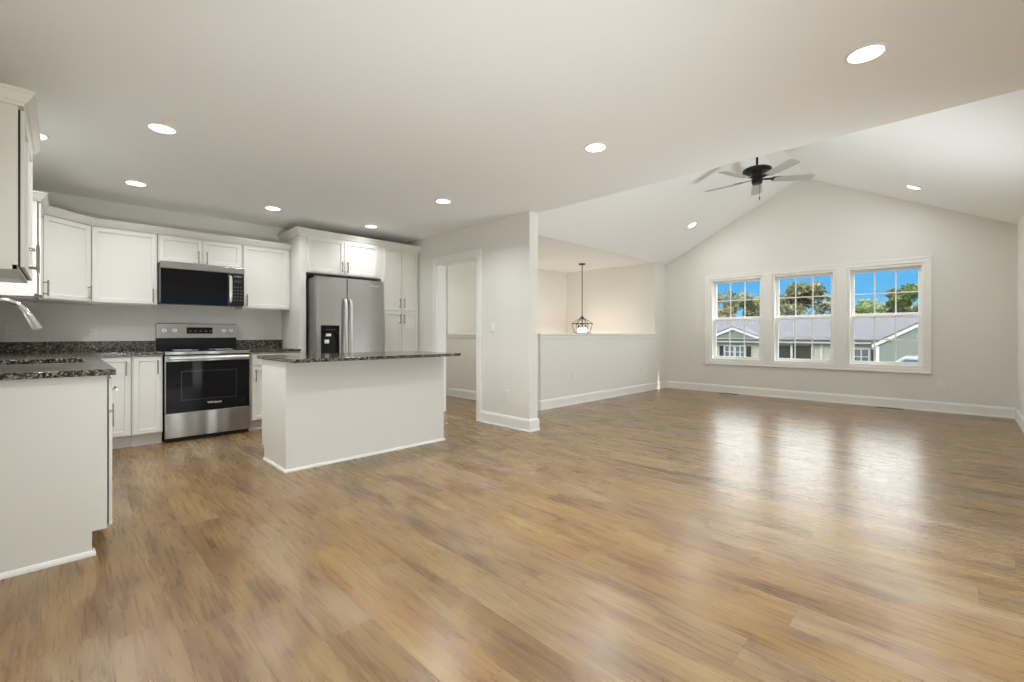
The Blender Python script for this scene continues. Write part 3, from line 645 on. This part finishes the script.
for par, x in ((fd, xs-.034), (rd, xs+.034)):
    bm = B(); tube(bm, [(x, .004, .52), (x, -.035, .54), (x, -.052, .62), (x, -.058, 1.0), (x, -.052, 1.42), (x, -.035, 1.49), (x, .004, 1.51)], [.012, .016, .016, .016, .016, .016, .012], 12); obj('handle', bm, M['steel_bright'], par, smooth=True)
text_mesh('logo', 'Whirlpool', .030, M['logo'], rd, Matrix.Translation((w_-.13, -.001, FZ-.07)) @ Matrix.Rotation(PI/2, 4, 'X'))

# ---------------------------------------------------------------- outlets and switches
def plate(kind, label, loc, rz, cat='outlet', group='white wall plates'):
    t = thing(kind, label, cat, loc, rz, group)
    bm = B(); box(bm, -.035, .035, -.006, 0, -.057, .057); obj('plate', bm, M['plastic'], t, .003)
    if kind == 'outlet':
        for z in (-.025, .025):
            bm = B(); box(bm, -.0165, .0165, -.008, -.0055, z-.017, z+.017); s = obj('socket', bm, M['plastic'], t, .003)
            for x, hh in ((-.006, .009), (.006, .007)):
                bm = B(); box(bm, x-.0012, x+.0012, -.0084, -.0079, z-.002, z-.002+hh); obj('slot', bm, M['slot'], s)
    else:
        bm = B(); box(bm, -.016, .016, -.0085, -.0055, -.033, .033); obj('rocker', bm, M['plastic'], t, .002)
    return t
YP = 0.0
plate('outlet', 'white outlet on the backsplash wall behind the faucet', (-.353, KB, 1.130), 0)
plate('outlet', 'white outlet between the faucet and the range under the cabinets', (.203, KB, 1.125), 0)
plate('light_switch', 'white rocker switch plate right of the range above granite', (1.735, KB, 1.14), 0, 'light switch')
# facing -X: local -y = world -X  -> rz = -pi/2 maps (0,-1) to (-1,0)
plate('light_switch', 'white rocker switch beside the cased doorway', (XD, 4.03-.07, 1.16), -PI/2, 'light switch')
plate('outlet', 'white outlet low on the short wall beside the cased doorway', (XD, 3.71, .375), -PI/2)
plate('outlet', 'white outlet on the half wall below the pendant', (5.55, YH, .44), 0)
plate('outlet', 'white outlet on the half wall close to the window corner', (7.62, YH, .42), 0)
plate('outlet', 'white outlet low on the gable wall left of the windows', (XW, 3.47, .40), -PI/2)
plate('outlet', 'white outlet low on the gable wall right of the windows', (XW, .175, .385), -PI/2)

# floor registers under the windows
def register(label, x, y):
    t = thing('floor_register', label, 'floor vent', (x, y, 0), 0, 'brown floor registers')
    bm = B(); grid(bm, [-.06, -.048, .048, .06], [-.16, -.148, .148, .16], lambda a, c: not (abs(a) < .048 and abs(c) < .148), .0002, .005, XY); obj('frame', bm, M['register'], t)
    bm = B(); box(bm, -.049, .049, -.149, .149, .0002, .001); obj('duct_opening', bm, M['dark'], t)
    for i in range(12):
        bm = B(); y0 = -.138+i*.0245; box(bm, -.048, .048, y0, y0+.009, .001, .004); obj('louver', bm, M['register'], t)
register('brown floor register below the left window', XW-.095, 2.95)
register('brown floor register below the right window', XW-.095, .72)

# ---------------------------------------------------------------- downlights
def downlight(label, x, y, z, power, normal=(0, 0, 1), group='round recessed ceiling lights', spread=140):
    t = thing('recessed_light', label, 'ceiling light', (x, y, z), 0, group)
    q = Vector((0, 0, 1)).rotation_difference(Vector(normal)); t.rotation_mode = 'QUATERNION'; t.rotation_quaternion = q
    bm = B(); lathe(bm, [(.086, .0), (.084, -.006), (.076, -.009), (.070, -.007), (.070, .0)], n=32); obj('trim_ring', bm, M['trim'], t, smooth=True)
    bm = B(); lathe(bm, [(.0695, -.001), (.0695, -.006), (.05, -.0085), (.02, -.0095)], n=32); obj('lens', bm, M['lens'], t, smooth=True)
    ld = bpy.data.lights.new('lamp', 'AREA'); ld.shape = 'DISK'; ld.size = .13; ld.spread = math.radians(spread); ld.energy = power; ld.color = LAMP_COL
    lo = bpy.data.objects.new('lamp', ld); C.objects.link(lo); lo.parent = t; lo.location = (0, 0, -.012)
downlight('recessed light above the sink, half hidden by the near wall cabinet', -.155, 4.45, ZC, LAMP_W)
downlight('leftmost big recessed light over the left counter end', .455, 3.72, ZC, LAMP_W)
downlight('recessed light nearest the range wall corner, left of range', .455, 5.24, ZC, LAMP_W*.56)
downlight('recessed light between range and refrigerator', 1.59, 5.24, ZC, LAMP_W*.56)
downlight('recessed light in front of the pantry cabinet', 2.73, 5.24, ZC, LAMP_W*.4)
downlight('recessed light above the right end of the island', 2.735, 3.73, ZC, LAMP_W)
downlight('recessed light in the middle of the flat ceiling near its edge', 2.73, 1.87, ZC, LAMP_W)
downlight('largest recessed light, at the top right of the photo', 2.74, .32, ZC, LAMP_W)
G3 = 'added recessed ceiling lights behind the camera view'  # added downlights, unseen, for more light in the room
for x, y in ((.455, 1.87), (.455, .32), (1.59, .32)):
    downlight('added recessed light of the flat ceiling, out of view', x, y, ZC, LAMP_W, group=G3)
nl = Vector((0, (ZP-ZV)/(YH-P1), 1)).normalized(); nr = Vector((0, -(ZP-ZV)/(P0-YR), 1)).normalized()
downlight('small recessed light on the left slope of the vaulted ceiling', 7.60, 3.243, vault(3.243), LAMP_W_VAULT, nl, spread=180)
downlight('small recessed light on the right slope of the vaulted ceiling', 7.60, .408, vault(.408), LAMP_W_VAULT, nr, spread=180)
for y, nn in ((3.243, nl), (.408, nr)):  # added vault lights, unseen, brighten the living area
    downlight('added recessed light of the vault hidden by the flat ceiling edge', 4.85, y, vault(y), LAMP_W_VAULT, nn, 'added vault lights hidden behind the flat ceiling edge', spread=180)
downlight('added recessed light of the hall behind the cased doorway', 4.27, 5.35, ZV, LAMP_W*.7, group=None)  # added hall lamp, unseen, lifts the wall behind the doorway

# ---------------------------------------------------------------- added fill lamps tilting up from the floor, unseen
def fill_uplight(label, x, y, power, aim, angle):
    t = thing('fill_uplight', label, 'fill lamp', (x, y, 0), 0, 'added fill lamps on the floor, unseen')
    q = Vector((0, 0, 1)).rotation_difference(Vector(aim)-Vector((x, y, .16)))
    bm = B(); lathe(bm, [(.058, 0), (.058, .014), (.03, .02), (.012, .03), (.012, .10), (.03, .12)], n=24); obj('base', bm, M['black'], t, smooth=True)
    Q = Matrix.Translation((0, 0, .16)) @ q.to_matrix().to_4x4()
    bm = B(); lathe(bm, [(.025, -.05), (.05, -.045), (.058, .05), (.052, .05), (.045, .02)], n=28); bm.transform(Q); h = obj('lamp_head', bm, M['black'], t, smooth=True)
    bm = B(); lathe(bm, [(.046, .025), (.049, .040), (.03, .044), (.01, .045)], n=24); bm.transform(Q); obj('lens', bm, M['lens'], h, smooth=True)
    ld = bpy.data.lights.new('lamp', 'SPOT'); ld.energy = power; ld.color = FILL_COL; ld.shadow_soft_size = .42; ld.spot_size = math.radians(2*angle); ld.spot_blend = 1.0
    lo = bpy.data.objects.new('lamp', ld); C.objects.link(lo); lo.parent = t; lo.rotation_mode = 'QUATERNION'
    lo.rotation_quaternion = (Vector(aim)-Vector((x, y, .16))).to_track_quat('-Z', 'Y'); lo.location = Q @ Vector((0, 0, .14))
fill_uplight('added fill lamp tilted up by the right wall beside the camera', .60, -.38, FILL_W*.97, (2.3, 3.3, ZC), 50)
fill_uplight('added fill lamp tilted up against the right wall beyond the patio door', 5.2, -.44, FILL_W*1.25, (5.6, 2.4, 3.4), 62)

# ---------------------------------------------------------------- ceiling fan
FXc, FYc, FZc = 6.26, 1.83, 3.050
t = thing('ceiling_fan', 'black five-blade ceiling fan with pale blades hanging from the ridge', 'ceiling fan', (FXc, FYc, FZc))
zt = ZP-FZc
bm = B(); lathe(bm, [(.012, zt-.09), (.03, zt-.085), (.065, zt-.05), (.07, zt-.012), (.07, zt)], n=24); obj('canopy', bm, M['black'], t, smooth=True)
bm = B(); cyl(bm, (0, 0, .12), (0, 0, zt-.05), .0135, 14); obj('downrod', bm, M['black'], t, smooth=True)
bm = B(); lathe(bm, [(.025, .160), (.05, .152), (.15, .142), (.166, .130), (.168, .098), (.160, .088), (.075, .082), (.066, .07), (.062, .02), (.062, -.035), (.055, -.05), (.02, -.055)], n=36); obj('motor_housing', bm, M['black'], t, smooth=True)
for k in range(5):
    a = math.radians(17+72*k); Rz = Matrix.Rotation(a, 4, 'Z')
    bm = B(); pts = [(.05, -.016), (.16, -.022), (.20, -.05), (.27, -.05), (.27, .05), (.20, .05), (.16, .022), (.05, .016)]
    prism(bm, pts, .004, .010, XY); bm.transform(Rz @ Matrix.Rotation(math.radians(-11), 4, 'X')); br = None
    # blade outline
    o_ = [(.20, -.050), (.30, -.060), (.55, -.068), (.63, -.064), (.66, -.045), (.66, .045), (.63, .064), (.55, .068), (.30, .060), (.20, .050)]
    bb = B(); prism(bb, o_, -.004, .0035, XY); bb.transform(Rz @ Matrix.Rotation(math.radians(-11), 4, 'X'))
    bl = obj('blade', bb, M['blade'], t, .0015); obj('blade_bracket', bm, M['black'], bl)
bm = B(); cyl(bm, (.03, -.02, -.05), (.03, -.02, -.22), .0016, 6); lathe(bm, [(.002, .012), (.007, .0), (.007, -.018), (.003, -.026)], (.03, -.02, -.225), 10); obj('pull_chain', bm, M['black'], t)

# ---------------------------------------------------------------- stair pendant
PXc, PYc = 7.27, 5.30
t = thing('pendant_light', 'lantern pendant with dark frame and candle bulbs over the stairwell', 'pendant light', (PXc, PYc, 1.10))
zt = ZV-1.10
bm = B(); lathe(bm, [(.02, zt-.03), (.062, zt-.022), (.066, zt)], n=24); obj('canopy', bm, M['bronze'], t, smooth=True)
bm = B(); cyl(bm, (0, 0, .31), (0, 0, zt-.02), .0075, 10); obj('stem', bm, M['bronze'], t, smooth=True)
bm = B(); lathe(bm, [(.010, .345), (.016, .335), (.016, .322), (.034, .312), (.036, .285), (.012, .275)], n=18); obj('hub', bm, M['bronze'], t, smooth=True)
bm = B(); n_ = 6
tube(bm, [(.205*math.cos(a*PI/18), .205*math.sin(a*PI/18), .185) for a in range(36)], .0065, 8, True)
tube(bm, [(.150*math.cos(a*PI/18), .150*math.sin(a*PI/18), .0) for a in range(36)], .0065, 8, True)
for k in range(n_):
    a = 2*PI*k/n_+.2; c_, s2 = math.cos(a), math.sin(a)
    tube(bm, [(.03*c_, .03*s2, .295), (.12*c_, .12*s2, .245), (.205*c_, .205*s2, .185), (.150*c_, .150*s2, .0)], .0055, 8)
obj('frame', bm, M['bronze'], t, smooth=True)
bm = B(); lathe(bm, [(.012, .28), (.012, .20), (.02, .19), (.02, .175), (.012, .165)], n=14)
obj('socket_stem', bm, M['bronze'], t, smooth=True)
for k in range(4):
    a = 2*PI*k/4+.6; x, y = .065*math.cos(a), .065*math.sin(a)
    bm = B(); tube(bm, [(0, 0, .182), (x*.5, y*.5, .165), (x, y, .15)], .005, 8); cyl(bm, (x, y, .10), (x, y, .155), .012, 12); so = obj('socket', bm, M['bronze'], t, smooth=True)
    bm = B(); lathe(bm, [(.009, .10), (.02, .085), (.026, .06), (.022, .035), (.008, .015)], (x, y, 0), 14); obj('bulb', bm, M['bulb'], so, smooth=True)
    ld = bpy.data.lights.new('bulb_lamp', 'POINT'); ld.energy = 4.2; ld.color = (1, .90, .78); ld.shadow_soft_size = .03
    lo = bpy.data.objects.new('bulb_lamp', ld); C.objects.link(lo); lo.parent = t; lo.location = (x, y, -.03)

# ---------------------------------------------------------------- outdoors
GZ = -1.25
bm = B(); box(bm, XW+.3, 140, -90, 140, GZ-.1, GZ); struct('ground', bm, M['lawn'])
bm = B(); box(bm, -40, XW+.3, -90, YR-3.4, GZ-.1, GZ); struct('ground', bm, M['lawn'])
bm = B(); box(bm, -40, XL-.4, YR-3.4, 60, GZ-.1, GZ); struct('ground', bm, M['lawn'])
bm = B(); box(bm, 21.5, 25.9, -6, 2.6, GZ-.02, GZ+.012); struct('driveway', bm, M['drive'])
HX = 28.0
h = thing('house', 'neighbouring single-storey house with grey shingle roof and small front gable', 'house', (HX, 5, GZ))
L_ = lambda bm: (bm.transform(Matrix.Translation((-HX, -5, -GZ))), bm)[1]
EZ = .70
bm = B(); box(bm, HX, HX+9, -4, 15, GZ, EZ+.02); obj('front_wall', L_(bm), M['siding'], h)
bm = B(); prism(bm, [(HX-.6, EZ), (HX+4.5, EZ+1.42), (HX+9.6, EZ), (HX+9.6, EZ+.12), (HX+4.5, EZ+1.56), (HX-.6, EZ+.12)], -4.5, 15.5, lambda u, v, w: (u, w, v)); obj('roof', L_(bm), M['shingle'], h)
bm = B(); box(bm, HX-.72, HX-.6, -4.5, 15.5, EZ+.0, EZ+.13); obj('gutter', L_(bm), M['gutter'], h)
bm = B(); box(bm, HX-.62, HX+.01, -4.5, 15.5, EZ-.10, EZ-.001); obj('soffit', L_(bm), M['fascia'], h)
# small gable over the paired windows
gy, gw, gh = 9.28, 1.22, .52
bm = B(); prism(bm, [(gy-gw, EZ+.12), (gy+gw, EZ+.12), (gy, EZ+.12+gh)], HX-.55, HX-.45, lambda u, v, w: (w, u, v)); obj('gable_wall', L_(bm), M['board'], h)
bm = B(); o1 = .14
prism(bm, [(gy-gw-.2, EZ+.06), (gy, EZ+.12+gh-.02), (gy+gw+.2, EZ+.06), (gy+gw+.2, EZ+.06+o1), (gy, EZ+.12+gh+o1), (gy-gw-.2, EZ+.06+o1)], HX-.68, HX-.56, lambda u, v, w: (w, u, v)); obj('gable_fascia', L_(bm), M['fascia'], h)
bm = B(); prism(bm, [(gy-gw-.2, EZ+.06+o1+.01), (gy, EZ+.12+gh+o1+.01), (gy+gw+.2, EZ+.06+o1+.01), (gy+gw+.2, EZ+.06+o1+.05), (gy, EZ+.12+gh+o1+.05), (gy-gw-.2, EZ+.06+o1+.05)], HX-.70, HX+2.9, lambda u, v, w: (w, u, v)); obj('gable_roof', L_(bm), M['shingle'], h)
def hwin(y0, y1, z0, z1, vert=True):
    bm = B(); t_ = .07; ym = (y0+y1)/2; zm = (z0+z1)/2
    grid(bm, [y0-t_, y0, ym-.025, ym+.025, y1, y1+t_], [z0-t_, z0, zm-.02, zm+.02, z1, z1+t_], lambda y, z: not (y0 < y < y1 and z0 < z < z1) or abs(y-ym) < .025 or abs(z-zm) < .02, HX-.06, HX+.0, YZ); o = obj('window', L_(bm), M['fascia'], h)
    bm = B(); box(bm, HX-.02, HX-.005, y0, y1, z0, z1); obj('pane', L_(bm), M['pane'], o)
def hshut(y0, y1, z0, z1):
    bm = B(); box(bm, HX-.05, HX-.001, y0, y1, z0, z1); obj('shutter', L_(bm), M['shutter'], h)
hwin(9.44, 9.92, -.30, .34); hwin(8.84, 9.32, -.30, .34); hshut(10.02, 10.24, -.33, .36); hshut(8.50, 8.74, -.33, .36)
# porch recess (dark) with posts, door
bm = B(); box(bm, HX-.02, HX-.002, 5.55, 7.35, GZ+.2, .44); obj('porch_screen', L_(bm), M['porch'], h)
for y in (7.40, 6.45, 5.50, 5.10):
    bm = B(); box(bm, HX-.10, HX-.0, y-.05, y+.05, GZ, .55); obj('post', L_(bm), M['fascia'], h)
bm = B(); box(bm, HX-.04, HX-.001, 4.42, 4.70, -.9, .30); obj('entry_door', L_(bm), M['shutter'], h)
hwin(3.18, 3.72, -.4, .30); hshut(2.74, 3.06, -.42, .32)
# projecting garage wing with its own gable
GX = 25.6; ap = .35; b0 = 2.62; sl_ = .60
zr = lambda y: .545+sl_*(b0-y)
bm = B(); prism(bm, [(b0-.08, GZ), (b0-.08, zr(b0)), (ap, zr(ap)), (2*ap-b0+.08, zr(b0)), (2*ap-b0+.08, GZ)], GX, HX+.5, lambda u, v, w: (w, u, v)); obj('garage_wall', L_(bm), M['board'], h)
bm = B(); prism(bm, [(b0+.15, zr(b0+.15)), (ap, zr(ap)), (2*ap-b0-.15, zr(b0+.15)), (2*ap-b0-.15, zr(b0+.15)+.15), (ap, zr(ap)+.15), (b0+.15, zr(b0+.15)+.15)], GX-.12, GX-.01, lambda u, v, w: (w, u, v)); obj('garage_fascia', L_(bm), M['fascia'], h)
bm = B(); prism(bm, [(b0+.18, zr(b0+.15)+.16), (ap, zr(ap)+.16), (2*ap-b0-.18, zr(b0+.15)+.16), (2*ap-b0-.18, zr(b0+.15)+.21), (ap, zr(ap)+.21), (b0+.18, zr(b0+.15)+.21)], GX-.16, HX+4, lambda u, v, w: (w, u, v)); obj('garage_roof', L_(bm), M['shingle'], h)
bm = B(); box(bm, GX-.03, GX+.05, b0-.10, b0+.02, GZ, zr(b0)-.02); obj('corner_board', L_(bm), M['fascia'], h)

# parked car in front of the garage wing
c = thing('car', 'pale silver car parked in front of the house, through right window', 'car', (23.2, .95, GZ+.012))
bm = B(); prism(bm, [(-2.2, .35), (2.2, .35), (2.25, .62), (2.1, .82), (1.35, .92), (-2.05, .95), (-2.25, .7)], -.85, .85, lambda u, v, w: (w, u, v)); obj('body', bm, M['carpaint'], c, .06)
bm = B()
lo_ = [(-.82, -1.95, .93), (.82, -1.95, .93), (.82, 1.25, .90), (-.82, 1.25, .90)]; hi_ = [(-.68, -1.55, 1.45), (.68, -1.55, 1.45), (.68, .55, 1.45), (-.68, .55, 1.45)]
skin(bm, [[Vector(p) for p in lo_], [Vector(p) for p in hi_]]); obj('cabin', bm, M['carpaint'], c, .05)
bm = B(); prism(bm, [(-1.68, .97), (1.0, .95), (.50, 1.36), (-1.42, 1.36)], -.775, -.72, lambda u, v, w: (w-.02*(v-.95), u, v)); obj('side_window', bm, M['pane'], c)
for y in (-1.4, 1.4):
    for x in (-.80, .80):
        bm = B(); cyl(bm, (x-.1, y, .32), (x+.1, y, .32), .32, 20); wl = obj('wheel', bm, M['tire'], c)
        bm = B(); cyl(bm, (x-.104, y, .32), (x+.104, y, .32), .19, 16); obj('hubcap', bm, M['steel'], wl)

# trees behind the house
def tree(label, x, y, h, r, leaf, seed, n=2600, trunk=True, flat=1.0, base=.35):
    rnd = random.Random(seed)
    t = thing('tree', label, 'tree', (x, y, GZ), 0, 'trees behind the neighbouring house')
    bm = B()
    pts = [(0, 0, 0), (.1, .05, h*.3), (.0, .1, h*.55), (.1, 0, h*.8)]
    tube(bm, pts, [.03*h, .022*h, .014*h, .005*h], 8)
    for k in range(9):
        a = rnd.uniform(0, 2*PI); z0 = h*rnd.uniform(.25, .55); rr = r*rnd.uniform(.5, .9)
        tube(bm, [(0, 0, z0), (.5*rr*math.cos(a), .5*rr*math.sin(a), z0+h*.14), (rr*math.cos(a), rr*math.sin(a), z0+h*rnd.uniform(.2, .35))], [.010*h, .006*h, .002*h], 6)
    obj('trunk', bm, M['trunk'], t)
    bm = B(); clumps = []
    for k in range(26):
        a = rnd.uniform(0, 2*PI); q = rnd.random()**.5; zz = rnd.uniform(base, .93)
        env = math.sin(PI*min(1, (zz-base+.12)/(1.12-base)))**.6
        clumps.append((q*r*env*math.cos(a), q*r*env*math.sin(a), zz*h, r*rnd.uniform(.22, .38)))
    for k in range(n):
        cx, cy, cz, cr = clumps[rnd.randrange(len(clumps))]
        d_ = Vector((rnd.gauss(0, 1), rnd.gauss(0, 1), rnd.gauss(0, .8))); d_ = d_.normalized()*cr*rnd.random()**.4
        p = Vector((cx, cy, cz))+d_; s_ = rnd.uniform(.10, .24)*h/6
        u = Vector((rnd.gauss(0, 1), rnd.gauss(0, 1), rnd.gauss(0, 1))).normalized(); w = u.orthogonal().normalized()
        bm.faces.new([bm.verts.new(p+q) for q in (u*s_, w*s_*.6, -u*s_, -w*s_*.6)])
    me = bpy.data.meshes.new('foliage'); bm.to_mesh(me); bm.free(); me.materials.append(M[leaf])
    o = bpy.data.objects.new('foliage', me); C.objects.link(o); o.parent = t
def tree_at(label, x, y, h, r, leaf, seed, n=2600, base=.35, k=1.0):
    top = (h+GZ-CAM_H)*k+CAM_H-GZ
    tree(label, x*k, y*k, top, r*k, leaf, seed, n, base=base)
tree_at('broad olive tree seen through the left half of the left window', 45, 15.6, 6.3, 2.7, 'leaf_b', 1, 3400, base=.25, k=.92)
tree_at('green bushy tree at the far left of the left window', 43, 18.0, 5.6, 2.2, 'leaf_a', 2, k=1.25)
tree_at('dark green tree seen at the right side of the left window', 44, 12.4, 5.8, 1.7, 'leaf_a', 3, base=.25, k=1.2)
tree_at('large olive tree filling the middle window, left of center', 46, 9.9, 6.6, 3.0, 'leaf_b', 4, 4600, base=.2, k=.9)
tree_at('bright green low tree at the right of the middle window', 47, 7.7, 5.0, 2.2, 'leaf_c', 5, base=.25, k=1.2)
tree_at('bright green tree at the left of the right window', 44, 5.3, 4.9, 1.8, 'leaf_c', 6, base=.25, k=.92)
tree_at('pale distant tree in the middle of the right window', 62, 5.6, 5.8, 3.4, 'leaf_d', 7, 3400, base=.2, k=1.1)
tree_at('dark round tree at the right of the right window', 45, 2.75, 6.1, 1.7, 'leaf_a', 8, 3000, base=.45, k=1.0)
tree_at('pale far tree behind the dark round tree', 60, 2.6, 5.2, 2.8, 'leaf_d', 9, base=.2, k=1.5)
